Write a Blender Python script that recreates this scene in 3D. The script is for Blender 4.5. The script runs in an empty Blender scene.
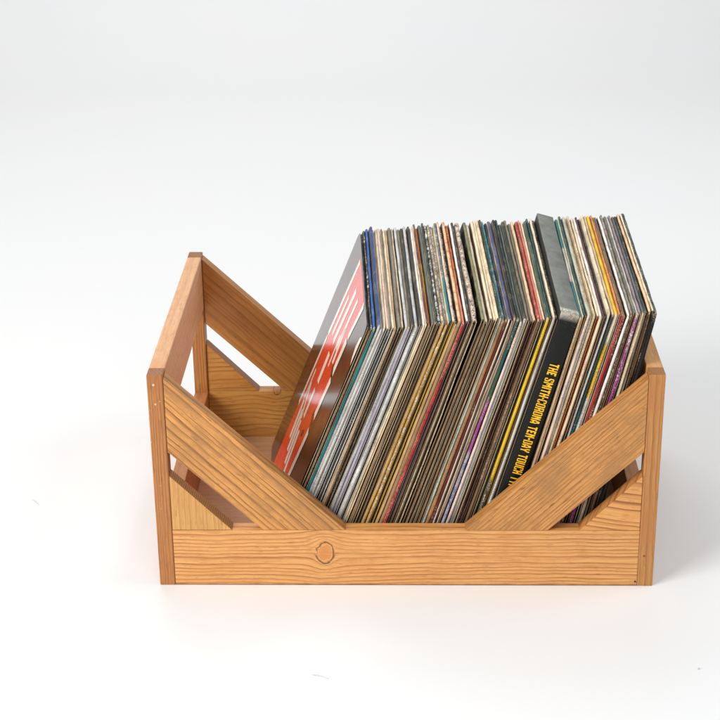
import bpy, bmesh, math, random
from mathutils import Vector, Matrix, noise
random.seed(7)
S = 0.1086                      # metres per working unit
scene = bpy.context.scene

# ---------------------------------------------------------------- camera
cam_d = bpy.data.cameras.new("camera"); cam = bpy.data.objects.new("camera", cam_d)
scene.collection.objects.link(cam); scene.camera = cam
F = 1685.8121
cam_d.sensor_width = 36; cam_d.lens = F / 720 * 36; cam_d.clip_end = 100; cam_d.clip_start = 0.05
r_ = Vector((0.99962191, 0.02462038, -0.01224234)); u_ = Vector((0.00150866, 0.39545695, 0.91848327))
f_ = Vector((-0.02745472, 0.91815447, -0.39527029))
M = Matrix((r_, u_, -f_)).transposed().to_4x4(); M.translation = Vector((2.513, -14.8334, 8.8813)) * S
cam.matrix_world = M

# ---------------------------------------------------------------- world and lamps
w = bpy.data.worlds.new("World"); scene.world = w; w.use_nodes = True
bg = w.node_tree.nodes['Background']; bg.inputs[0].default_value = (0.93, 0.97, 1.0, 1); bg.inputs[1].default_value = 0.30

def area(name, loc, target, size, power, col=(1, 1, 1), size_y=None):
    d = bpy.data.lights.new(name, 'AREA'); d.energy = power; d.color = col
    d.shape = 'RECTANGLE'; d.size = size; d.size_y = size_y or size
    o = bpy.data.objects.new(name, d); scene.collection.objects.link(o)
    o.location = loc; o.rotation_euler = (Vector(target) - Vector(loc)).to_track_quat('-Z', 'Y').to_euler()
    return o
area('key_softbox', (-1.75, -1.55, 1.55), (0.27, 0.15, 0.1), 1.5, 88, (1, 0.995, 0.985))
area('overhead_softbox', (-0.2, 2.0, 2.5), (0.1, 1.7, 0), 1.6, 29, (0.97, 0.99, 1))
area('right_shadow_fill', (2.1, 0.2, 2.2), (0.6, 0.3, 0.0), 1.4, 24, (0.97, 0.99, 1))  # added fill that lightens the shadow on the paper right of the crate
area('front_fill_softbox', (0.6, -1.9, 2.1), (0.27, -0.5, 0.0), 1.3, 17, (0.91, 0.96, 1))
scene.view_settings.view_transform = 'Standard'; scene.view_settings.look = 'None'
scene.view_settings.exposure = -0.05; scene.view_settings.gamma = 1

# ---------------------------------------------------------------- helpers
def lin(h):
    h = h.lstrip('#'); o = []
    for i in (0, 2, 4):
        c = int(h[i:i + 2], 16) / 255
        o.append(c / 12.92 if c <= 0.04045 else ((c + 0.055) / 1.055) ** 2.4)
    return tuple(o)

class NT:
    """small helper to write node maths"""
    def __init__(s, name):
        s.m = bpy.data.materials.new(name); s.m.use_nodes = True; s.t = s.m.node_tree
        s.b = s.t.nodes['Principled BSDF']
    def n(s, kind, **kw):
        nd = s.t.nodes.new(kind)
        for k, v in kw.items(): setattr(nd, k, v)
        return nd
    def put(s, sock, v):
        if isinstance(v, bpy.types.NodeSocket): s.t.links.new(v, sock)
        else: sock.default_value = v
    def math(s, op, a, b=0.0, c=None, clamp=False):
        nd = s.n('ShaderNodeMath', operation=op, use_clamp=clamp); s.put(nd.inputs[0], a); s.put(nd.inputs[1], b)
        if c is not None: s.put(nd.inputs[2], c)
        return nd.outputs[0]
    def mix(s, f, a, b):
        nd = s.n('ShaderNodeMix', data_type='RGBA'); s.put(nd.inputs[0], f)
        s.put(nd.inputs[6], a if isinstance(a, bpy.types.NodeSocket) else (*a, 1)); s.put(nd.inputs[7], b if isinstance(b, bpy.types.NodeSocket) else (*b, 1))
        return nd.outputs[2]
    def noise(s, vec, scale, detail=2.0, rough=0.5, dim='3D'):
        nd = s.n('ShaderNodeTexNoise', noise_dimensions=dim); s.t.links.new(vec, nd.inputs['Vector'])
        nd.inputs['Scale'].default_value = scale; nd.inputs['Detail'].default_value = detail; nd.inputs['Roughness'].default_value = rough
        return nd.outputs[0]
    def vec(s, x, y, z):
        nd = s.n('ShaderNodeCombineXYZ')
        for i, v in enumerate((x, y, z)): s.put(nd.inputs[i], v)
        return nd.outputs[0]
    def step(s, v, a, b):
        nd = s.n('ShaderNodeMapRange', interpolation_type='SMOOTHSTEP'); s.put(nd.inputs[0], v)
        nd.inputs[1].default_value = a; nd.inputs[2].default_value = b
        return nd.outputs[0]

def wood(name, light, dark, seed=0.0, ring=0.0052, wav=0.004, tilt=0.0, cathedral=None, contrast=0.75,
         knot=None, stain=None, stain_amt=0.5, fleck=0.0, rough=0.42, sharp=4.0, streak=0.45, saw=False, foot=None):
    """pine with growth rings.  local x = along the grain, y = across, z = through (metres)"""
    N = NT(name); tc = N.n('ShaderNodeTexCoord').outputs['Object']
    sp = N.n('ShaderNodeSeparateXYZ'); N.t.links.new(tc, sp.inputs[0]); u, v, q = sp.outputs
    us = N.math('ADD', u, seed)
    # slow wander of the rings along the board
    wv = N.noise(N.vec(N.math('MULTIPLY', us, 9.0), N.math('MULTIPLY', v, 14.0), N.math('ADD', N.math('MULTIPLY', q, 14.0), seed)), 1.0, 2.0, 0.55)
    wv2 = N.noise(N.vec(N.math('MULTIPLY', us, 45.0), N.math('MULTIPLY', v, 60.0), N.math('ADD', q, seed * 3)), 1.0, 2.0, 0.5)
    dv = N.math('ADD', v, N.math('MULTIPLY', u, tilt))
    kd = None
    if knot:
        du = N.math('SUBTRACT', u, knot[0]); kv = N.math('SUBTRACT', v, knot[1])
        kd = N.math('SQRT', N.math('ADD', N.math('MULTIPLY', N.math('MULTIPLY', du, du), 1.25), N.math('MULTIPLY', N.math('MULTIPLY', kv, kv), 0.72)))
        kd = N.math('ADD', kd, N.math('MULTIPLY', N.math('SUBTRACT', N.noise(tc, 110.0, 3.0), 0.5), 0.0060))
        R = knot[2]
        rr = N.math('DIVIDE', N.math('MULTIPLY', 1.0, R * R * 1.0), N.math('MAXIMUM', N.math('MULTIPLY', kd, kd), R * R * 0.9))
        dv = N.math('SUBTRACT', dv, N.math('MULTIPLY', N.math('MULTIPLY', kv, rr), 0.92))
    if cathedral:
        # rings about a pith axis lying behind the face at (v0, depth)
        cv = N.math('SUBTRACT', dv, cathedral[0])
        cv = N.math('ADD', cv, N.math('MULTIPLY', N.math('SUBTRACT', wv, 0.5), wav * 3))
        cw = N.math('ADD', N.math('ADD', q, cathedral[1]), N.math('MULTIPLY', u, cathedral[2]))
        f = N.math('SQRT', N.math('ADD', N.math('MULTIPLY', cv, cv), N.math('MULTIPLY', cw, cw)))
    else:
        f = N.math('ADD', N.math('ADD', dv, N.math('MULTIPLY', q, 0.6)), N.math('MULTIPLY', N.math('SUBTRACT', wv, 0.5), wav * 3))
    f = N.math('ADD', f, N.math('MULTIPLY', N.math('SUBTRACT', wv2, 0.5), 0.0016))
    # uneven ring widths
    uneven = N.noise(N.vec(seed, N.math('MULTIPLY', f, 45.0), 0.0), 1.0, 1.0)
    f = N.math('ADD', f, N.math('MULTIPLY', N.math('SUBTRACT', uneven, 0.5), ring * 3.4))
    fr = N.math('FRACT', N.math('DIVIDE', N.math('ADD', f, 1.0), ring))
    late = N.math('MULTIPLY', N.math('POWER', fr, sharp), N.math('SUBTRACT', 1.0, N.step(fr, 0.90, 1.0)))
    late = N.math('MULTIPLY', late, 1.35 + 0.1 * sharp)
    amt = N.noise(N.vec(N.math('MULTIPLY', us, 14.0), N.math('MULTIPLY', f, 160.0), seed), 1.0, 2.0)
    late = N.math('MULTIPLY', late, N.math('MULTIPLY_ADD', N.math('POWER', amt, 1.6), 2.9, 0.08), clamp=True)
    if knot:
        inside = N.math('SUBTRACT', 1.0, N.step(kd, knot[2] * 0.90, knot[2] * 1.0))
        kr = N.math('POWER', N.math('FRACT', N.math('DIVIDE', kd, 0.0026)), 2.0)
        late = N.math('ADD', N.math('MULTIPLY', late, N.math('SUBTRACT', 1.0, inside)), N.math('MULTIPLY', N.math('MULTIPLY', kr, 0.65), inside))
    col = N.mix(N.math('MULTIPLY', late, contrast), light, dark)
    # fine fibres
    fib = N.noise(N.vec(N.math('MULTIPLY', us, 22.0), N.math('MULTIPLY', v, 900.0), N.math('MULTIPLY', q, 900.0)), 1.0, 3.0, 0.65)
    dk = tuple(c * 0.55 for c in dark)
    col = N.mix(N.math('MULTIPLY', N.step(fib, 0.44, 0.74), 0.5), col, dk if fleck else dark)
    fib2 = N.noise(N.vec(N.math('MULTIPLY', us, 60.0), N.math('MULTIPLY', v, 330.0), N.math('MULTIPLY', q, 330.0)), 1.0, 3.0, 0.7)
    col = N.mix(N.math('MULTIPLY', N.step(fib2, 0.56, 0.74), streak), col, dk)
    # uneven stain, soaked patches
    bl = N.noise(N.vec(N.math('MULTIPLY', us, 16.0), N.math('MULTIPLY', v, 30.0), N.math('MULTIPLY', q, 30.0)), 1.0, 4.0, 0.6)
    st = stain or tuple(a * b for a, b in zip(light, (0.78, 0.62, 0.48)))
    col = N.mix(N.math('MULTIPLY', N.step(bl, 0.42, 0.72), stain_amt), col, st)
    bl2 = N.noise(N.vec(N.math('MULTIPLY', us, 60.0), N.math('MULTIPLY', v, 120.0), N.math('MULTIPLY', q, 120.0)), 1.0, 4.0, 0.65)
    col = N.mix(N.math('MULTIPLY', N.step(bl2, 0.46, 0.72), 0.45), col, st)
    # end grain drinks the stain and goes darker
    ge = N.n('ShaderNodeTexCoord').outputs['Normal']; sn = N.n('ShaderNodeSeparateXYZ'); N.t.links.new(ge, sn.inputs[0])
    an = N.math('ABSOLUTE', sn.outputs[0])
    col = N.mix(N.math('MULTIPLY', N.step(an, 0.35, 0.95), 0.42), col, tuple(c * 0.75 for c in dark))
    if saw:
        tt = N.math('ADD', N.math('ADD', u, v), N.math('MULTIPLY', N.noise(tc, 120.0, 3.0), 0.0035))
        stp = N.math('MULTIPLY', N.step(N.math('SINE', N.math('MULTIPLY', tt, 1650.0)), -0.2, 0.7), N.math('MULTIPLY', N.step(an, 0.4, 0.6), 0.5))
        col = N.mix(stp, col, lin('54402e'))
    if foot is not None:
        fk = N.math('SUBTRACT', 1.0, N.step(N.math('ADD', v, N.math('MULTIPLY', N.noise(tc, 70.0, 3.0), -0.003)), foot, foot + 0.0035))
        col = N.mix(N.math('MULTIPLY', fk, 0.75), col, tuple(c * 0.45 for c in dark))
    if knot:
        ring_l = N.math('MULTIPLY', N.step(kd, knot[2] * 0.84, knot[2] * 0.93), N.math('SUBTRACT', 1.0, N.step(kd, knot[2] * 0.99, knot[2] * 1.10)))
        brk = N.step(N.noise(tc, 120.0, 1.0), 0.30, 0.44)
        col = N.mix(N.math('MULTIPLY', N.math('MULTIPLY', ring_l, brk), 0.8), col, tuple(c * 0.22 for c in dark))
        halo = N.math('MULTIPLY', N.math('SUBTRACT', 1.0, N.step(kd, knot[2] * 0.2, knot[2] * 1.1)), 0.62)
        col = N.mix(halo, col, tuple(a * b for a, b in zip(light, (0.80, 0.56, 0.36))))
    if fleck:
        fl = N.noise(tc, 190.0, 2.0, 0.6)
        col = N.mix(N.math('MULTIPLY', N.step(fl, 0.70, 0.76), fleck), col, lin('f6d9b4'))
    N.t.links.new(col, N.b.inputs['Base Color'])
    N.b.inputs['Roughness'].default_value = rough
    rg = N.math('MULTIPLY_ADD', fib, 0.25, rough - 0.1); N.t.links.new(rg, N.b.inputs['Roughness'])
    bp = N.n('ShaderNodeBump'); bp.inputs['Strength'].default_value = 0.22; bp.inputs['Distance'].default_value = 0.0006
    h = N.math('ADD', N.math('MULTIPLY', late, 0.5), fib); N.t.links.new(h, bp.inputs['Height'])
    N.t.links.new(bp.outputs[0], N.b.inputs['Normal'])
    return N.m

LIGHT = lin('e0a968'); DARK = lin('a86a34')
def tag(o, label=None, cat=None, group=None, kind=None):
    for k, v in (('label', label), ('category', cat), ('group', group), ('kind', kind)):
        if v: o[k] = v
    return o

def link(name, me, mat=None, parent=None):
    o = bpy.data.objects.new(name, me); scene.collection.objects.link(o)
    for m in (mat if isinstance(mat, (list, tuple)) else [mat] if mat else []): me.materials.append(m)
    if parent: o.parent = parent
    return o

# ---------------------------------------------------------------- setting: seamless white paper sweep
def backdrop():
    prof = [(-5.0, 0.0), (-1.0, 0.0), (2.2, 0.0)]
    R = 1.3
    for i in range(1, 25):
        a = i / 24 * math.pi / 2; prof.append((2.2 + R * math.sin(a), R - R * math.cos(a)))
    prof.append((2.2 + R, 3.6))
    bm = bmesh.new(); rows = []
    for x in (-4.0, 4.6): rows.append([bm.verts.new((x, y, z)) for y, z in prof])
    for i in range(len(prof) - 1): bm.faces.new((rows[0][i], rows[1][i], rows[1][i + 1], rows[0][i + 1]))
    me = bpy.data.meshes.new('backdrop'); bm.to_mesh(me); bm.free()
    for p in me.polygons: p.use_smooth = True
    N = NT('white_paper'); tc = N.n('ShaderNodeTexCoord').outputs['Object']
    c = N.mix(N.noise(tc, 2.2, 2.0), lin('ece9e6'), lin('e9eaeb'))
    sp = N.noise(tc, 900.0, 2.0, 0.6); c = N.mix(N.math('MULTIPLY', N.step(sp, 0.74, 0.80), 0.10), c, lin('b9b4ae'))
    N.t.links.new(c, N.b.inputs['Base Color']); N.b.inputs['Roughness'].default_value = 0.75
    N.b.inputs['Specular IOR Level'].default_value = 0.2
    tag(link('backdrop', me, N.m), kind='structure')
backdrop()

# ---------------------------------------------------------------- crate
W, H, D, P, PD, B, T = 5.0, 2.3377, 3.549, 0.1585, 0.1853, 0.634, 0.1615
crate = bpy.data.objects.new('record_crate', None); scene.collection.objects.link(crate)
tag(crate, 'open slatted pine crate with V-shaped cut down sides standing on white paper', 'crate')

def board(name, U, Wd, org, poly, w0, w1, mat, bev=0.006, label=None):
    """poly in (u, v) working units about org; thickness from w0 to w1 along Wd"""
    U = Vector(U).normalized(); Wd = Vector(Wd).normalized(); V = Wd.cross(U)
    bm = bmesh.new()
    a = [bm.verts.new((x * S, y * S, w0 * S)) for x, y in poly]; b = [bm.verts.new((x * S, y * S, w1 * S)) for x, y in poly]
    n = len(poly)
    bm.faces.new(a[::-1]); bm.faces.new(b)
    for i in range(n): bm.faces.new((a[i], a[(i + 1) % n], b[(i + 1) % n], b[i]))
    bmesh.ops.recalc_face_normals(bm, faces=bm.faces)
    bmesh.ops.bevel(bm, geom=list(bm.edges), offset=bev * S, segments=2, profile=0.6, affect='EDGES')
    me = bpy.data.meshes.new(name); bm.to_mesh(me); bm.free()
    o = link(name, me, mat, crate)
    m = Matrix((U, V, Wd)).transposed().to_4x4(); m.translation = Vector(org) * S
    o.matrix_local = m
    if label: o['label'] = label
    return o

def world_poly(pts, U, V, org):
    return [((Vector((x, 0, z)) - Vector(org)).dot(U), (Vector((x, 0, z)) - Vector(org)).dot(V)) for x, z in pts]

def slat(name, pts, ang, y0, y1, mat, flipx=False, bev=0.006, label=None):
    """a board lying in an xz plane, grain at angle ang"""
    U = Vector((math.cos(ang), 0, math.sin(ang))); Wd = Vector((0, -1, 0)); V = Wd.cross(U)
    cx = sum(p[0] for p in pts) / len(pts); cz = sum(p[1] for p in pts) / len(pts); org = Vector((cx, 0, cz))
    return board(name, U, Wd, org, world_poly(pts, U, V, org), -y1, -y0, mat, bev, label)

g = 0.001
# posts (grain vertical): local x = up
def post(x0, y0, mat, label=None):
    return board('corner_post', (0, 0, 1), (0, -1, 0), (x0 + P / 2, y0 + PD / 2, 0), [(0.0, -P / 2), (H, -P / 2), (H, P / 2), (0.0, P / 2)], -PD / 2, PD / 2, mat, 0.013, label)
post(0, 0, wood('post_wood_reddish', lin('b87840'), lin('834e24'), 3.1, ring=0.0032, wav=0.002, stain=lin('9c6030'), stain_amt=0.7, fleck=0.3), 'reddish brown corner post with pale flecks')
post(W - P, 0, wood('post_wood_amber', lin('c08648'), lin('8f5a2c'), 5.7, ring=0.0044, wav=0.002, stain=lin('b3713b'), stain_amt=0.7))
post(0, D - PD, wood('post_wood_deep', lin('b07438'), lin('74421c'), 8.3, ring=0.0040, wav=0.0015, contrast=0.8))
post(W - P, D - PD, wood('post_wood_plain', lin('d39a58'), lin('a0622e'), 11.3, ring=0.0042, wav=0.002))
# bottom rails, front and back
fr = 0.004
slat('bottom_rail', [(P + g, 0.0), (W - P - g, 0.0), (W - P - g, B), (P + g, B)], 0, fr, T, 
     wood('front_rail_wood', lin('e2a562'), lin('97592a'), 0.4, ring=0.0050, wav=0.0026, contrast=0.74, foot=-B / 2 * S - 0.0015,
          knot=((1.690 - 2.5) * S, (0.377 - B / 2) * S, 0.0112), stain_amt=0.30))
slat('bottom_rail', [(P + g, 0.0), (W - P - g, 0.0), (W - P - g, B), (P + g, B)], 0, D - T, D - fr,
     wood('back_rail_wood', lin('c28a45'), lin('794815'), 2.0, ring=0.0085, wav=0.010, contrast=0.55,
          knot=((0.98 - 2.5) * S, (0.66 - B / 2) * S, 0.006), stain_amt=0.5))
# diagonal slats
SL = [(0.1615, 2.300), (1.900, 0.637), (1.075, 0.637), (0.1615, 1.507)]
GU = [(0.1615, 1.245), (0.762, 0.637), (0.1615, 0.637)]
ang = math.atan2(0.637 - 2.300, 1.900 - 0.1615)
mir = lambda pts: [(W - x, z) for x, z in pts]
slat('diagonal_slat', SL, ang, fr, T, wood('slat_wood_bold', lin('d6964f'), lin('7c4820'), 4.4, ring=0.0066, wav=0.0007, tilt=0.02, contrast=0.85, stain=lin('9c6c3c'), stain_amt=0.65, sharp=5.0, streak=0.6))
slat('diagonal_slat', mir(SL), -ang, fr, T, wood('slat_wood_fine', lin('d3934f'), lin('875124'), 6.2, ring=0.0042, wav=0.0008, tilt=-0.02, contrast=0.7, streak=0.75, stain=lin('a0713f'), stain_amt=0.75))
slat('diagonal_slat', SL, ang, D - T, D - fr, wood('slat_wood_amber', lin('bd7f3d'), lin('7c4817'), 7.9, ring=0.0070, wav=0.003, contrast=0.5, stain=lin('a96d30'), stain_amt=0.6))
slat('diagonal_slat', mir(SL), -ang, D - T, D - fr, wood('slat_wood_plain', lin('d49a55'), lin('9a5d28'), 9.9, ring=0.0065, wav=0.002))
# gussets
slat('corner_gusset', GU, math.radians(90), fr, T, wood('gusset_wood_pale', lin('d09c5a'), lin('a36e37'), 1.4, ring=0.0045, wav=0.002, contrast=0.5, stain_amt=0.3, saw=True))
slat('corner_gusset', mir(GU), math.radians(-8), fr, T, wood('gusset_wood_lined', lin('dfa05a'), lin('985a2a'), 3.4, ring=0.0105, wav=0.002, contrast=0.95, stain_amt=0.15))
slat('corner_gusset', GU, math.radians(3), D - T, D - fr, wood('gusset_wood_amber', lin('bd843f'), lin('784617'), 5.1, ring=0.0080, wav=0.004, contrast=0.6))
slat('corner_gusset', mir(GU), math.radians(-5), D - T, D - fr, wood('gusset_wood_plain', lin('d49a55'), lin('9a5d28'), 12.1, ring=0.0065, wav=0.002))
# side rails between the posts (grain along y)
def side(x0, z0, z1, mat):
    yc = D / 2
    return board('side_rail', (0, 1, 0), (1, 0, 0), (x0 + P / 2, yc, (z0 + z1) / 2),
                 [(-(D / 2 - PD - g), -(z1 - z0) / 2), ((D / 2 - PD - g), -(z1 - z0) / 2), ((D / 2 - PD - g), (z1 - z0) / 2), (-(D / 2 - PD - g), (z1 - z0) / 2)], -P / 2, P / 2, mat, 0.011)
wl = wood('side_wood_pink', lin('e3b080'), lin('bd8557'), 2.7, ring=0.006, wav=0.002, contrast=0.35, stain=lin('c98257'), stain_amt=0.45)
wr = wood('side_wood_honey', lin('dfa565'), lin('b87e46'), 6.7, ring=0.006, wav=0.002, contrast=0.35)
wb = wood('side_wood_brown', lin('bb7d4c'), lin('8b512b'), 8.7, ring=0.006, wav=0.002, contrast=0.4, stain=lin('a8613a'), stain_amt=0.4)
side(0.0, H - 0.642, H - 0.002, wl); side(W - P, H - 0.642, H - 0.002, wr); side(0.0, 0.004, B, wb); side(W - P, 0.004, B, wb)
# thin floor panel
board('floor_panel', (1, 0, 0), (0, 0, 1), (W / 2, D / 2, 0), [(-(W / 2 - P - g), -(D / 2 - T - g)), ((W / 2 - P - g), -(D / 2 - T - g)), ((W / 2 - P - g), (D / 2 - T - g)), (-(W / 2 - P - g), (D / 2 - T - g))], 0.004, 0.036,
      wood('floor_wood', lin('c99a72'), lin('a8744c'), 4.9, ring=0.012, wav=0.006, contrast=0.3, stain=lin('b98663'), stain_amt=0.4), 0.004)

def disc(name, x, z, r, col):
    bm = bmesh.new(); bmesh.ops.create_cone(bm, cap_ends=True, segments=14, radius1=r * S, radius2=r * S * 0.9, depth=0.006 * S,
        matrix=Matrix.Translation((x * S, (-0.001) * S, z * S)) @ Matrix.Rotation(math.pi / 2, 4, 'X'))
    me = bpy.data.meshes.new(name); bm.to_mesh(me); bm.free()
    N = NT(name + '_mat'); tc = N.n('ShaderNodeTexCoord').outputs['Object']
    N.t.links.new(N.mix(N.noise(tc, 500.0), lin(col), tuple(c * 0.6 for c in lin(col))), N.b.inputs['Base Color'])
    link(name, me, N.m, crate)
disc('nail_head', 4.896, 0.348, 0.011, '8a4f24')
disc('nail_head', 4.821, 0.052, 0.010, '4a2a14')
disc('filled_nail_hole', 0.066, 2.235, 0.013, 'f4cfa0'); disc('filled_nail_hole', 0.074, 2.03, 0.011, 'efc596')

# ---------------------------------------------------------------- record sleeves
def card_material(name, rough=0.42, small_print=0.34):
    """printed card: colours come from the mesh (ca = ink, cb = second ink or board, pm = mottle amount / wear)"""
    N = NT(name); tc = N.n('ShaderNodeTexCoord').outputs['Object']
    A = N.n('ShaderNodeAttribute', attribute_name='ca').outputs['Color']; Bc = N.n('ShaderNodeAttribute', attribute_name='cb').outputs['Color']
    pm = N.n('ShaderNodeAttribute', attribute_name='pm'); sp = N.n('ShaderNodeSeparateColor'); N.t.links.new(pm.outputs['Color'], sp.inputs[0])
    mott, wear, seed = sp.outputs
    sx = N.n('ShaderNodeSeparateXYZ'); N.t.links.new(tc, sx.inputs[0])
    off = N.math('MULTIPLY', seed, 50.0)
    v = N.vec(N.math('ADD', N.math('MULTIPLY', sx.outputs[0], 1.6), off), N.math('ADD', sx.outputs[1], off), sx.outputs[2])
    n1 = N.noise(v, 520.0, 3.0, 0.6); n2 = N.noise(v, 90.0, 3.0, 0.55)
    k = N.math('SUBTRACT', N.math('ADD', N.math('MULTIPLY', n1, 0.6), N.math('MULTIPLY', n2, 0.4)), N.math('MULTIPLY_ADD', mott, -0.34, 0.67))
    col = N.mix(N.math('MULTIPLY', k, 14.0, clamp=True), A, Bc)
    # scattered small print and rubbed ink along the edges
    vp = N.vec(N.math('MULTIPLY', sx.outputs[0], 0.9), N.math('ADD', sx.outputs[1], off), sx.outputs[2])
    n5 = N.noise(vp, 700.0, 1.0); reg = N.noise(vp, 22.0, 1.0)
    pr = N.math('MULTIPLY', N.step(n5, 0.50, 0.58), N.step(N.math('ADD', reg, N.math('MULTIPLY', mott, 0.1)), 0.54, 0.60))
    bw = N.n('ShaderNodeRGBToBW'); N.t.links.new(A, bw.inputs[0]); lum = N.math('GREATER_THAN', bw.outputs[0], 0.13)
    col = N.mix(N.math('MULTIPLY', pr, small_print), col, N.mix(lum, lin('c9b99c'), lin('3a2c22')))
    # scuffed board showing through at worn places
    n3 = N.noise(v, 260.0, 4.0, 0.65)
    kw = N.math('MULTIPLY', N.math('SUBTRACT', n3, N.math('MULTIPLY_ADD', wear, -0.42, 0.77)), 9.0, clamp=True)
    col = N.mix(N.math('MULTIPLY', kw, 0.8), col, lin('cdb391'))
    # grime
    n4 = N.noise(v, 35.0, 3.0); gm = N.n('ShaderNodeMix', data_type='RGBA', blend_type='MULTIPLY'); N.t.links.new(N.math('MULTIPLY', N.step(n4, 0.42, 0.75), 0.5), gm.inputs[0]); N.t.links.new(col, gm.inputs[6]); gm.inputs[7].default_value = (0.48, 0.39, 0.30, 1); col = gm.outputs[2]
    N.t.links.new(col, N.b.inputs['Base Color']); N.b.inputs['Roughness'].default_value = rough; N.b.inputs['Specular IOR Level'].default_value = 0.3
    bp = N.n('ShaderNodeBump'); bp.inputs['Strength'].default_value = 0.35; bp.inputs['Distance'].default_value = 0.0003
    N.t.links.new(n3, bp.inputs['Height']); N.t.links.new(bp.outputs[0], N.b.inputs['Normal'])
    return N.m
CARD = card_material('printed_card', 0.5)
def dark_paper():
    N = NT('inner_paper'); tc = N.n('ShaderNodeTexCoord').outputs['Object']
    N.t.links.new(N.mix(N.noise(tc, 60.0), lin('b5a68c'), lin('8d7b62')), N.b.inputs['Base Color']); N.b.inputs['Roughness'].default_value = 0.8
    return N.m
INNER = dark_paper()

BOXCARD = card_material('box_board', 0.55, 0.0)
L = 2.9
NS = 44
def perimeter(hh, dd, rc):
    """closed path round the square sleeve, (y, z, side) ; side f(ront) t(op) b(ack) u(nder)"""
    pts = []
    def seg(a, b, s, n):
        for i in range(n): t = i / n; pts.append((a[0] + (b[0] - a[0]) * t, a[1] + (b[1] - a[1]) * t, s))
    def arc(cy, cz, a0, s0, s1, n=4):
        for i in range(n):
            a = math.radians(a0 + 90 * i / n); pts.append((cy + rc * math.cos(a), cz + rc * math.sin(a), s0 if i < n / 2 else s1))
    # go: bottom-back -> top-back -> top-front -> bottom-front
    seg((dd, rc), (dd, hh - rc), 'b', 10); arc(dd - rc, hh - rc, 0, 'b', 't')
    seg((dd - rc, hh), (rc, hh), 't', NS); arc(rc, hh - rc, 90, 't', 'f')
    seg((0, hh - rc), (0, rc), 'f', NS); arc(rc, rc, 180, 'f', 'u')
    seg((rc, 0), (dd - rc, 0), 'u', 8); arc(dd - rc, rc, 270, 'u', 'b')
    return pts

def sleeve(idx, t, hh, dd, spine, top, cover='6b5a48', style='r', warp=0.0, rc=None, thick_bottom=1.12, coverB=None, flat=False):
    """spine / top: list of (upto fraction, ink, second ink, mottle).  style 'o' = the open side faces front"""
    rc = rc or random.uniform(0.018, 0.04)
    per = perimeter(hh, dd, rc)
    if style == 'o': xs = [0, .14, .19, .5, .81, .86, 1.0]; off = [-.002, -.001, -.05, -.05, -.05, -.001, -.002]
    else: xs = [0, .10, .28, .5, .72, .90, 1.0]; off = [-.010, -.002, .001, .002, .001, -.002, -.010]
    xt = [0, .12, .3, .5, .7, .88, 1.0]; offt = [-.014, -.003, .001, .003, .001, -.003, -.014]
    if flat: xs = xt = [0, .02, .05, .5, .95, .98, 1.0]; off = offt = [-.012, -.003, 0, 0, 0, -.003, -.012]
    bm = bmesh.new()
    ca = bm.verts.layers.float_color.new('ca'); cb = bm.verts.layers.float_color.new('cb'); pm = bm.verts.layers.float_color.new('pm')
    sd = (idx * 0.137) % 1.0
    rows = []
    def ramp(segs, f):
        for s in segs:
            if f <= s[0]: return s
        return segs[-1]
    for i, (y, z, s) in enumerate(per):
        n = len(per); pa = per[i - 1]; pb = per[(i + 1) % n]
        ty, tz = pb[0] - pa[0], pb[1] - pa[1]; ln = math.hypot(ty, tz); ny, nz = tz / ln, -ty / ln
        rag = noise.noise((y * 6 + idx * 9.1, z * 6, 3.3)) * 0.006 + noise.noise((y * 25 + idx * 3.1, z * 25, 1.3)) * 0.003
        if flat: rag *= 0.25
        wx = warp * math.sin(z / hh * 2.4 + idx) + noise.noise((y * 1.2, z * 1.2, idx * 1.7)) * 0.006
        tt = t * (1 + (thick_bottom - 1) * (1 - z / hh)) * (1 + (0.015 if flat else 0.10) * noise.noise((y * 2.1, z * 2.1, idx * 2.3)))
        # the card pinches together towards its corners
        corner = min(abs(z - hh), 1) + min(y, 1)
        pinch = 1 - (0.03 if flat else 0.22) * math.exp(-corner / 0.05)
        row = []
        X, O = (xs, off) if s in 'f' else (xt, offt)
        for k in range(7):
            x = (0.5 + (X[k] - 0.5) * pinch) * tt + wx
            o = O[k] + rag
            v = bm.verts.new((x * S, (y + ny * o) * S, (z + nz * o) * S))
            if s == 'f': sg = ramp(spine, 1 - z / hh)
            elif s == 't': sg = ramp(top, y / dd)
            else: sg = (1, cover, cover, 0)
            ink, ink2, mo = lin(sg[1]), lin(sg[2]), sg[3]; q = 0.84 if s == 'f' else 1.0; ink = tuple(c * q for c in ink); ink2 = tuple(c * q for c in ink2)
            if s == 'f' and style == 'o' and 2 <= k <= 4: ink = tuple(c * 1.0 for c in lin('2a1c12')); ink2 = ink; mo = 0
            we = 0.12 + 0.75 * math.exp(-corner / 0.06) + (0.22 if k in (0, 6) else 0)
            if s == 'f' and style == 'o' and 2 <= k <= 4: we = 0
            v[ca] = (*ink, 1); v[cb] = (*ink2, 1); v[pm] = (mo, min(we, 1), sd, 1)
            row.append(v)
        rows.append(row)
    n = len(rows)
    for i in range(n):
        a, b = rows[i], rows[(i + 1) % n]
        for k in range(6): bm.faces.new((a[k], a[k + 1], b[k + 1], b[k])).smooth = (style != 'o')
    # the two faces of the sleeve: cover skins with their own colour rows
    for k, rev in ((0, False), (6, True)):
        vs = []
        for r in rows:
            v = bm.verts.new(r[k].co); v[ca] = (*lin(cover), 1); v[cb] = (*lin(coverB or cover), 1); v[pm] = (0.3, 0.05, sd, 1); vs.append(v)
        bm.faces.new(vs if rev else vs[::-1])
    bmesh.ops.recalc_face_normals(bm, faces=bm.faces)
    me = bpy.data.meshes.new('record_sleeve'); bm.to_mesh(me); bm.free()
    return me

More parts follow.
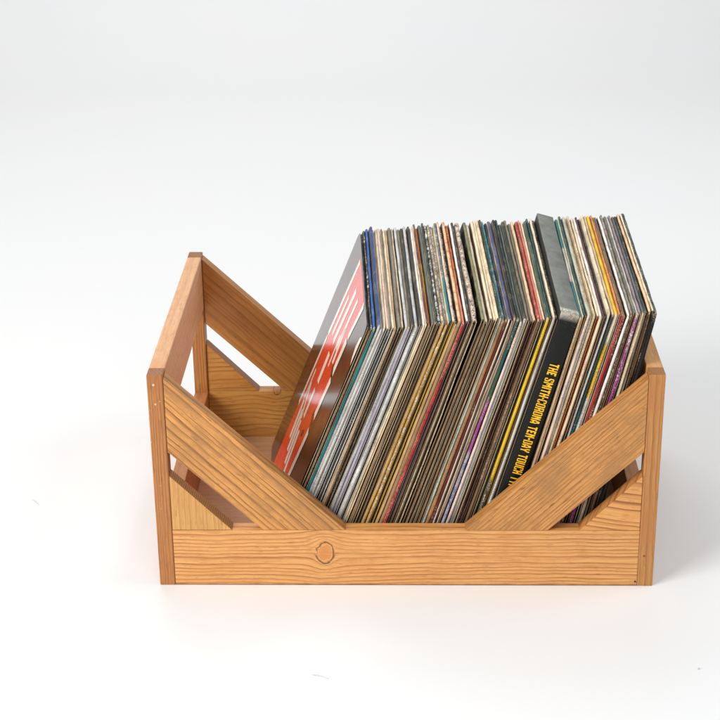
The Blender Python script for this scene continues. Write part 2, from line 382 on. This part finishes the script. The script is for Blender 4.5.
# inks
PAL = dict(tan='c9a57c', ltan='dcc09a', dtan='a9835a', brown='7d5e44', dbrown='4a3526', cream='f0dfbf', pale='ece6dc', white='f6f1ea',
           grey='b4b2ae', lgrey='cfcdca', dgrey='62625e', taupe='857a6a', char='34342f', black='181614', teal='1f7f82', dteal='174e50',
           blue='2d5fa8', rblue='22437f', navy='1c2438', lav='b3a8b8', slate='66706c', green='2e5440', olive='8d8a5c', dgreen='22352b',
           gold='c89a4e', yellow='f2c11f', orange='e0803a', red='b8332b', dred='5e1c1c', salmon='ef9077', pink='f0b8a8', peach='f6cfa4',
           maroon='5c3238', purple='a0408e', mint='bcc4b6', mauve='a58c98', violet='4a4a74', pinkcream='ead0bd')
def sg(spec):
    """'tan' | 'tan/black:.5' | 'teal>.45 pale>.7 teal'"""
    out = []
    for part in spec.split():
        up = 1.0
        if '>' in part: part, u = part.split('>'); up = float(u)
        mo = 0.0
        if ':' in part: part, m = part.split(':'); mo = float(m)
        a, _, b = part.partition('/')
        out.append((up, PAL[a], PAL[b or a], mo))
    return out

# left px of each spine at its top corner, style, spine inks (from the top down), top inks (from the front back), look
REC = [
 (367.0,'o','ltan','black/char:.3','red-on-black glossy sleeve, its whole front cover showing'),
 (370.2,'o','tan/brown:.4','char/pale:.4','tan-edged sleeve with a grey speckled top'),
 (373.2,'r','teal','blue','teal-spined sleeve with a bright blue top'),
 (376.6,'r','lgrey/grey:.5','rblue/blue:.4','light grey spined sleeve with a deep blue top'),
 (380.0,'r','lgrey','lav','pale grey sleeve'),
 (383.0,'r','white/lav:.2','cream','white-spined sleeve'),
 (386.0,'o','lgrey','pinkcream','grey open-edged sleeve'),
 (389.2,'r','char','taupe','charcoal-spined sleeve'),
 (391.8,'o','pale','cream/ltan:.4','white-edged sleeve with a cream top'),
 (395.0,'r','tan/ltan:.4','peach','tan sleeve with a peach top'),
 (398.2,'r','brown/dbrown:.5','taupe/cream:.2','brown-spined sleeve'),
 (401.8,'o','ltan','cream/gold:.35','light tan sleeve with a cream top'),
 (404.8,'r','grey/lgrey:.4','lgrey','grey sleeve with a light grey top'),
 (408.6,'r','lav','taupe/char:.3','lavender-grey spined sleeve'),
 (412.0,'o','lgrey','char','dark-topped sleeve with a grey open edge'),
 (415.2,'r','lgrey/white:.5','lgrey/grey:.5','silvery white spined sleeve'),
 (419.4,'o','pale','char/black:.4','pale-edged sleeve with a charcoal top'),
 (422.6,'r','cream','white/mauve:.2','cream sleeve with a white top'),
 (425.6,'o','ltan','maroon/brown:.4','tan-edged sleeve with a maroon top'),
 (428.6,'r','tan','orange>.3 yellow/orange:.4>.6 orange','tan sleeve with an orange and yellow top'),
 (431.8,'r','ltan/tan:.4','slate','light tan sleeve with a slate top'),
 (435.2,'o','tan','dgreen/dgrey:.4','brown-edged sleeve with a dark green-grey top'),
 (438.2,'r','dtan/tan:.4','pale/black:.62','tan sleeve with a black and white speckled top'),
 (441.6,'r','gold/tan:.5','taupe/cream:.5','golden-tan spined sleeve'),
 (445.0,'r','gold/cream:.5','brown/pale:.6','scuffed gold sleeve'),
 (448.8,'o','gold','teal>.4 slate/pale:.4','gold-edged sleeve with a teal front half to its top'),
 (452.0,'o','yellow','pinkcream/taupe:.4','yellowish open-edged sleeve'),
 (455.0,'r','tan','black/cream:.58','tan sleeve with a black and cream mottled top'),
 (458.4,'r','dtan','peach/orange:.45','dull tan sleeve with a peach top'),
 (462.4,'r','red/dred:.45','salmon>.3 orange/red:.55','red-spined sleeve with an orange-red top'),
 (466.2,'o','mauve','white','thin grey-mauve sleeve with a white top'),
 (469.2,'o','dtan','char/taupe:.35','brown-edged sleeve with a charcoal top'),
 (472.4,'r','ltan/dtan:.5','pinkcream/black:.5','torn-cornered tan sleeve'),
 (481.4,'o','dtan','olive/dgrey:.45','brown-edged sleeve with an olive-grey top'),
 (485.4,'r','tan/brown:.4','cream/olive:.15','tan sleeve with a pale cream top'),
 (489.6,'o','ltan','cream','light-edged tan sleeve with a cream top'),
 (493.0,'r','dtan/orange:.3','cream','orange-tan spined sleeve'),
 (496.2,'o','tan','cream/ltan:.5','tan open-edged sleeve'),
 (499.2,'r','mint','dgreen/black:.4','pale mint-grey spined sleeve'),
 (502.0,'r','dtan/orange:.4','teal/mint:.45','orange-tan sleeve with a teal speckled top'),
 (506.2,'r','dred','navy/black:.4','dark red spined sleeve'),
 (509.2,'o','pinkcream','violet/navy:.3','pinkish cream edged sleeve with a violet-navy top'),
 (513.6,'r','ltan','black','light tan sleeve with a black top'),
 (516.6,'r','dteal>.2 green>.32 purple/mauve:.4>.5 lav/blue:.5>.8 purple/lav:.5','dgreen/slate:.3','purple, blue and green printed spine sleeve'),
 (520.2,'r','pinkcream/grey:.4','slate','pinkish grey spined sleeve'),
 (523.4,'r','white','dgreen/black:.5','bright white-spined sleeve'),
 (526.6,'r','ltan/tan:.35','taupe/olive:.5','wide light tan sleeve with a taupe top'),
 (530.6,'o','dred','taupe','maroon-edged sleeve'),
 (533.6,'r','dtan/brown:.4','peach/pink:.4','brownish sleeve with a peach top'),
 (537.0,'r','brown','red/salmon:.4','brown sleeve with a red top'),
 (540.2,'o','ltan','salmon/pink:.4','tan-edged sleeve with a salmon top'),
 (543.4,'o','olive','cream','olive-edged sleeve with a cream top'),
 (546.2,'r','yellow>.62 char/cream:.4','green/dgreen:.4','yellow-spined sleeve with a green top'),
 (549.4,'o','gold','dteal','gold-edged sleeve with a dark teal top'),
 (552.2,'r','lgrey/ltan:.4','cream/orange:.3','pale grey-cream spined sleeve'),
 (555.0,'o','ltan','black/tan:.45','light-edged sleeve with a black top flecked with tan'),
 'BOX',
 (580.0,'r','tan/dtan:.4','teal/blue:.4>.33 lgrey/pinkcream:.3>.66 teal','tan sleeve with a teal and pale banded top'),
 (583.2,'r','tan/orange:.3','dteal/dgreen:.5','tan sleeve with a dark green top'),
 (586.8,'r','pinkcream','mint/ltan:.4','pinkish cream spined sleeve'),
 (589.8,'r','lgrey/cream:.5','gold/cream:.6','cream-grey speckled sleeve'),
 (593.2,'r','ltan/gold:.4','ltan/cream:.5','yellowish tan sleeve'),
 (596.2,'o','orange','cream','orange-edged sleeve'),
 (599.2,'r','cream','white/cream:.4','wide cream-spined sleeve'),
 (602.6,'o','tan','maroon','brown-edged sleeve with a maroon top'),
 (605.2,'r','dbrown/tan:.3','black/maroon:.5','dark brown sleeve with a blackish top'),
 (608.0,'r','white','cream/pinkcream:.4','white-spined sleeve'),
 (611.0,'r','char>.1 dgreen>.35 dteal/white:.3','ltan/cream:.4','black-spined sleeve with a cream top'),
 (614.0,'r','cream>.1 yellow/cream:.4>.3 pale','yellow/gold:.2','pale yellow spined sleeve with a bright yellow top'),
 (618.2,'o','pinkcream','orange/tan:.5','pink-edged sleeve with an orange-tan top'),
 (621.2,'r','red','dtan/maroon:.4','red-spined sleeve with a brown top'),
 (624.2,'r','dred/black:.4','taupe','dark maroon spined sleeve'),
 (627.0,'r','white/pinkcream:.4','white/lgrey:.3','white sleeve with a white top'),
 (630.2,'r','brown/cream:.45','taupe/grey:.5','brown speckled sleeve'),
 (633.2,'o','dtan','dgrey/taupe:.5','brown-edged sleeve with a dark grey top'),
 (636.0,'r','purple/white:.42','pale/cream:.4','purple and white printed spine sleeve'),
 (639.4,'r','cream/pinkcream:.4','mauve/taupe:.5','cream sleeve with a mauve mottled top'),
 (642.4,'r','ltan/cream:.5','slate/dgrey:.5','light tan sleeve with a slate top'),
 (645.2,'o','brown','char/dgreen:.5','brown-edged sleeve with a charcoal top'),
 (648.2,'r','brown/dbrown:.4','peach/ltan:.4','brown sleeve with a peach-cream top'),
 (651.4,'r','dbrown/black:.5','cream/tan:.4','blackish brown sleeve with a cream top'),
 (653.8,'r','black','dgreen/slate:.5','black-green sleeve at the right end, leaning on the rail'),
 (658.0,),
]
def interp(x, tab):
    if x <= tab[0][0]: return tab[0][1]
    for (a, p), (b, q) in zip(tab, tab[1:]):
        if x <= b: return p + (q - p) * (x - a) / (b - a)
    return tab[-1][1]
BOT = [(367, 286), (463, 384), (476.5, 400.0), (481.4, 402.3), (507, 431), (559, 489), (579, 513), (626, 555), (656.2, 598)]
CZ = [(367, 332), (385, 331), (415, 328), (450, 325), (470, 322.5), (490, 322), (510, 321), (530, 322), (559, 319), (580, 316.5), (600, 316), (620, 316), (640, 313.5), (656, 312.5)]
YAW = [(367, -.139), (508, -.08), (556, -.02), (580, 0.0), (616, .02), (656, .035)]
CP = Vector((2.513, -14.8334, 8.8813))
def back(u, v, y=0.22):
    d = f_ + r_ * ((u - 360) / F) - u_ * ((v - 360) / F); s = (y - CP.y) / d.y
    return CP + d * s
def frame(px):
    a = back(px, interp(px, CZ)); b = back(interp(px, BOT), 522)
    th = math.atan2(a.x - b.x, a.z - b.z)
    return a, th
FLOOR = 0.040
names = ['first', 'second', 'third', 'fourth', 'fifth', 'sixth', 'seventh', 'eighth', 'ninth', 'tenth', 'eleventh', 'twelfth', 'thirteenth', 'fourteenth', 'fifteenth', 'sixteenth', 'seventeenth', 'eighteenth']
# landmarks for the labels: index in REC -> words
idx_red, idx_box, idx_yel = 29, 56, 68
def rel(i):
    c = []
    if i > 0: c.append((i, 'right of the glossy cover'))
    if i != idx_red: c.append((abs(i - idx_red), ('right' if i > idx_red else 'left') + ' of the red spine'))
    c.append((abs(i - idx_box), ('right' if i > idx_box else 'left') + ' of the black box set'))
    if i != idx_yel and i > idx_box: c.append((abs(i - idx_yel), ('right' if i > idx_yel else 'left') + ' of the bright yellow top'))
    c = [x for x in c if x[0] > 0]; k = min(c); return names[k[0] - 1] + ' ' + k[1]
special = {0, idx_red, idx_yel, 81 + 0}
def place(o, px, hz, jy):
    a, th = frame(px)
    yaw = math.atan2(-interp(px, YAW), L)
    Rm = Matrix.Rotation(yaw, 4, 'Z') @ Matrix.Rotation(th, 4, 'Y')
    top = Vector((a.x, 0.22, a.z))
    # corner of the sleeve at the given image point, resting on the crate floor
    bx = a.x - (a.z - FLOOR) * math.tan(th)
    Rm.translation = Vector((bx, 0.225 + jy, FLOOR)) * S
    o.matrix_world = Rm
    return a, th

for i, rec in enumerate(REC[:-1]):
    if rec == 'BOX': continue
    px, style, sp_, tp_, look = rec
    nx = REC[i + 1]; nx = 558.8 if nx == 'BOX' else nx[0]
    if i == 32: nx = 478.2
    a, th = frame(px); a2, _ = frame(nx)
    t = (a2.x - a.x) * math.cos(th) * (random.uniform(0.84, 0.95) if i else 0.95)
    hh = (a.z - FLOOR) / math.cos(th) + random.uniform(-0.022, 0.022) + (0.02 if i in (2, 3) else 0); hh = min(max(hh + .012, L - .035), L + .06)
    dd = (L if i == 0 else L + 0.075) + random.uniform(-0.05, 0.055)
    cover = random.choice([PAL['char'], PAL['taupe'], PAL['dbrown'], PAL['dgrey'], PAL['cream']])
    if i == 33: cover = '0a0908'  # cover coloured near black to stand in for shade in the gap
    if i == 0: cover, t = '2a1713', t
    if style == 'r' and i not in (29, 33) and sp_.split('/')[0].split('>')[0] in ('tan', 'dtan', 'brown', 'ltan', 'cream') and i % 2 == 0 and ':' in sp_ and '>' not in sp_: style = 'o'
    me = sleeve(i, t, hh, dd, sg(sp_), sg(tp_), cover, style, 0.0 if i in (0, 81) else random.uniform(0, 0.004), rc=0.05 if i == 0 else None,
                thick_bottom=1.14 if px < 625 else 1.3, coverB='4a1d18' if i == 0 else None)
    o = link('record_sleeve', me, CARD)
    place(o, px, 0, random.uniform(-0.030, 0.014) if 0 < i < 81 else 0)
    lab = look if i in (0, idx_yel, len(REC) - 2) else (look + ', just left of the torn tan corner' if False else look)
    if i == idx_red: lab = 'red-spined sleeve with an orange-red top, left of the black gap'
    elif i not in (0, len(REC) - 2, idx_yel): lab = look + ', ' + rel(i)
    tag(o, lab, 'record sleeve', 'record sleeves leaning in the crate')
    if style == 'o' and i not in (0,):
        # paper inner bag just inside the open side
        bm = bmesh.new(); x0, x1 = 0.36 * t, 0.64 * t
        bmesh.ops.create_cube(bm, size=1, matrix=Matrix.Translation(((x0 + x1) / 2 * S, (hh * 0.5 + 0.0) * S, hh * 0.5 * S)) @ Matrix.Diagonal(((x1 - x0) * S, (hh - 0.09) * S, (hh - 0.12) * S, 1)))
        mi = bpy.data.meshes.new('inner_bag'); bm.to_mesh(mi); bm.free(); link('inner_bag', mi, INNER, o)
    if i == 0: FIRST = o; FIRST_H = hh

# ---- glossy cover of the leftmost sleeve
def glossy(name, col, col2=None, sc=30.0, rough=0.16):
    N = NT(name); tc = N.n('ShaderNodeTexCoord').outputs['Object']
    c = N.mix(N.step(N.noise(tc, sc, 4.0, 0.6), 0.42, 0.68), lin(col), lin(col2 or col))
    sm = N.noise(tc, 260.0, 2.0)
    N.t.links.new(c, N.b.inputs['Base Color']); N.b.inputs['Roughness'].default_value = rough
    N.b.inputs['IOR'].default_value = 1.45
    N.b.inputs['Coat Weight'].default_value = 0.12; N.b.inputs['Coat Roughness'].default_value = 0.08
    bp = N.n('ShaderNodeBump'); bp.inputs['Strength'].default_value = 0.05; bp.inputs['Distance'].default_value = 0.0004
    N.t.links.new(N.noise(tc, 25.0, 2.0), bp.inputs['Height']); N.t.links.new(bp.outputs[0], N.b.inputs['Normal']); N.t.links.new(bp.outputs[0], N.b.inputs['Coat Normal'])
    return N.m
GD = glossy('glossy_black_print', '26120f', '641d16'); GR = glossy('glossy_red_print', 'e8321c', 'd42a1a'); GW = glossy('glossy_white_print', 'f2e6d8')
def cover_art():
    bm = bmesh.new()
    def poly(pts, x, m):
        vs = [bm.verts.new((x * S, s * S, h * S)) for s, h in pts]; f = bm.faces.new(vs); f.material_index = m
    def rrect(r, inset):
        out = []
        a, b = inset, L - inset
        for cx, cy, a0 in ((b - r, b - r, 0), (a + r, b - r, 90), (a + r, a + r, 180), (b - r, a + r, 270)):
            for k in range(7): an = math.radians(a0 + 15 * k); out.append((cx + r * math.cos(an), cy + r * math.sin(an)))
        return out
    poly(rrect(0.10, 0.012), -0.008, 0)
    # broad red block of lettering running up the cover
    poly([(0.95, 0.30), (1.55, 0.14), (2.22, 0.10), (2.20, 1.2), (2.12, 2.2), (2.02, 2.86), (0.66, 2.86), (0.74, 2.62), (0.84, 2.30), (0.86, 1.7), (0.78, 1.45), (0.92, 1.0)], -0.0095, 1)
    def bar(s0, h0, s1, h1, wd, x=-0.011, m=2):
        d = Vector((s1 - s0, h1 - h0)).normalized(); n = Vector((-d.y, d.x)) * wd * 0.95
        poly([(s0 + n.x, h0 + n.y), (s1 + n.x, h1 + n.y), (s1 - n.x * .5, h1 - n.y * .5), (s0 - n.x * .5, h0 - n.y * .5)], x, m)
    bar(2.20, 0.95, 2.14, 1.85, .07); bar(2.14, 1.88, 2.02, 2.84, .09)          # far outline
    bar(0.86, 1.98, 0.84, 2.38, .11); bar(0.82, 2.42, 0.68, 2.86, .08)          # near outline
    bar(0.86, 1.45, 0.80, 1.93, .10); bar(0.93, 0.62, 0.85, 1.28, .10); bar(1.02, .32, .93, .6, .06)
    bar(1.52, 1.55, 1.56, 1.90, .11); bar(1.50, 1.12, 1.52, 1.46, .09); bar(1.60, 2.02, 1.50, 2.70, .10)
    bar(1.10, 1.98, 1.18, 2.36, .08); bar(1.24, 2.10, 1.16, 2.72, .08); bar(1.28, 1.86, 1.32, 2.22, .05)
    for k in range(4): bar(1.28 + .19 * k, 0.46 + .07 * k, 1.42 + .17 * k, 0.98 + .05 * k, .085)
    bar(1.15, .25, 1.25, .50, .06); bar(1.62, 1.02, 1.92, 1.34, .06)
    bar(1.86, 2.0, 1.80, 2.5, .08); bar(1.95, 1.15, 1.98, 1.50, .05)
    # black notches between letters
    bar(1.22, 1.06, 1.10, 1.12, .05, -0.0112, 0); bar(0.86, 1.32, 1.0, 1.42, .07, -0.0112, 0); bar(0.84, 1.93, 1.0, 1.99, .06, -0.0112, 0)
    # small white flash by the spine
    poly([(0.03, 2.76), (0.13, 2.72), (0.17, 2.60), (0.12, 2.50), (0.03, 2.44)], -0.0105, 2)
    bmesh.ops.recalc_face_normals(bm, faces=bm.faces)
    for f in bm.faces:
        if f.normal.x > 0: f.normal_flip()
    me = bpy.data.meshes.new('cover_print'); bm.to_mesh(me); bm.free()
    link('cover_print', me, [GD, GR, GW], FIRST)
cover_art()

# ---------------------------------------------------------------- black box set with yellow lettering
def box_set():
    px = 558.8; a, th = frame(px); a2, _ = frame(579.8)
    t = (a2.x - a.x) * math.cos(th) - 0.004
    hh, dd = 2.975, 3.01
    me = sleeve(57, t, hh, dd, [(.010, 'b9b0a2', '100f0e', .5), (.05, '100f0e', '4a4640', .45), (1, '0e0e0d', '1b1b1a', .35)], [(.05, '8f8d86', 'e0d8c8', .55), (1, '7a7c76', '868782', .5)],
                '2c2d2a', 'r', 0, rc=0.016, thick_bottom=1.10, flat=True)
    o = link('record_box_set', me, BOXCARD)
    place(o, px, 0, -0.006)
    tag(o, 'thick black box set with yellow capitals down its spine and a grey top', 'box set')
    # lettering
    N = NT('yellow_ink'); tc = N.n('ShaderNodeTexCoord').outputs['Object']
    N.t.links.new(N.mix(N.step(N.noise(tc, 900.0, 3.0), 0.58, 0.70), lin('f2b90c'), lin('8a6510')), N.b.inputs['Base Color']); N.b.inputs['Roughness'].default_value = 0.45
    G = {'T': 'XXXXXX*2 ..XX..*8', 'H': 'XX..XX*4 XXXXXX*2 XX..XX*4', 'E': 'XXXXX*2 XX...*2 XXXX.*2 XX...*2 XXXXX*2',
         'S': 'aXXXXb XX..XX*2 XXb... cXXXb. .cXXXb ...cXX XX..XX*2 cXXXXd', 'M': 'XXb..aXX XXX..XXX XXXbaXXX XXXXXXXX XXcXXdXX XX.XX.XX XX.cd.XX XX....XX*3',
         'I': 'XX*10', 'C': 'aXXXXb XX..XX*2 XX....*4 XX..XX*2 cXXXXd', 'O': 'aXXXXb XX..XX*8 cXXXXd', 'R': 'XXXXXb XX..XX*3 XXXXXd XXXXXb XX..XX*4',
         'N': 'XXb.XX XXX.XX XXXbXX XXXXXX XXcXXX XX.XXX XX.cXX XX..XX*3', 'A': '.aXXb. .XXXX.*2 aXdcXb XX..XX*2 XXXXXX*2 XX..XX*2',
         'D': 'XXXXXb XX..XX*8 XXXXXd', 'Y': 'XX..XX*3 cXbaXd .XXXX. .cXXd. ..XX..*4', 'U': 'XX..XX*9 cXXXXd', 'P': 'XXXXXb XX..XX*3 XXXXXd XX....*5',
         'G': 'aXXXXb XX..XX*2 XX.... XX.XXX XX..XX*4 cXXXXd', '.': '..*4 XX*2 ..*4', '-': '...*4 XXX*2 ...*4', ' ': '...*10'}
    p0 = back(558, 361); p1 = back(519.0, 471.0)
    h0 = (p0.z - FLOOR) / math.cos(th); h1 = (p1.z - FLOOR) / math.cos(th)
    def rows_of(c):
        out = []
        for r in G[c].split():
            r, _, k = r.partition('*'); out += [r] * int(k or 1)
        return out
    text = 'THE SMITH.CORONA TEN-DAY TOUCH TYPING COURSE'
    wid = lambda tx: sum(len(rows_of(c)[0]) + 1.1 for c in tx) - 1.1
    kx = (h0 - h1) / wid('THE SMITH.CORONA TEN-DAY TOUCH'); ky = 0.094 / 10
    bm = bmesh.new(); cur = 0.0
    def P3(x, y): return bm.verts.new(Vector((t * 0.575 + (5 - y) * ky, -0.0100, h0 - x * kx)) * S)
    for c in text:
        rw = rows_of(c); assert len(rw) == 10, c
        for j, r in enumerate(rw):
            for k, ch in enumerate(r):
                q = [(cur + k, j), (cur + k + 1, j), (cur + k + 1, j + 1), (cur + k, j + 1)]
                if ch == '.': continue
                if ch in 'abdc': q.pop({'a': 0, 'b': 1, 'd': 2, 'c': 3}[ch])
                bm.faces.new([P3(*p) for p in q])
        cur += len(rw[0]) + 1.1
    bmesh.ops.remove_doubles(bm, verts=bm.verts, dist=1e-6)
    bmesh.ops.recalc_face_normals(bm, faces=bm.faces)
    me2 = bpy.data.meshes.new('lettering'); bm.to_mesh(me2); bm.free()
    link('lettering', me2, N.m, o)
    return o
box_set()

# ---------------------------------------------------------------- stray fibre on the paper in front
def lint(pa, pb, rad, label, cat, name='lint_fibre'):
  bm = bmesh.new(); prev = None
  for k in range(9):
      f = k / 8; ll = (pb - pa).length; c = pa.lerp(pb, f) + Vector((0, 0.05 * ll * math.sin(f * 3), 0.02 * ll * math.sin(f * 6))); ring = []
      rr = rad * (0.5 + math.sin(math.pi * (0.1 + 0.8 * f)) * 0.6)
      for j in range(6):
          an = j / 6 * 2 * math.pi; ring.append(bm.verts.new((c + Vector((0.4 * rr * math.cos(an), rr * math.cos(an), rr * math.sin(an)))) * S))
      if prev:
          for j in range(6): bm.faces.new((prev[j], prev[(j + 1) % 6], ring[(j + 1) % 6], ring[j]))
      prev = ring
  me = bpy.data.meshes.new(name); bm.to_mesh(me); bm.free()
  tag(link(name, me, LINT), label, cat)
N = NT('grey_lint'); tc = N.n('ShaderNodeTexCoord').outputs['Object']; N.t.links.new(N.mix(N.noise(tc, 800.0), lin('d2d0cc'), lin('bcbab6')), N.b.inputs['Base Color']); LINT = N.m
lint(Vector((1.632, -1.609, .005)), Vector((1.784, -1.674, .005)), 0.0055, 'tiny grey fibre lying on the white paper in front of the crate', 'fibre')
def ground(u, v):
    d = f_ + r_ * ((u - 360) / F) - u_ * ((v - 360) / F); k = -CP.z / d.z; p = CP + d * k; return Vector((p.x, p.y, 0.004))
lint(ground(32, 500), ground(39, 505), 0.0035, 'faint short fibre on the paper at the far left', 'fibre')
lint(ground(697.6, 669), ground(699.4, 669.4), 0.010, 'small grey speck of dust on the paper near the lower right corner', 'dust speck', 'dust_speck')
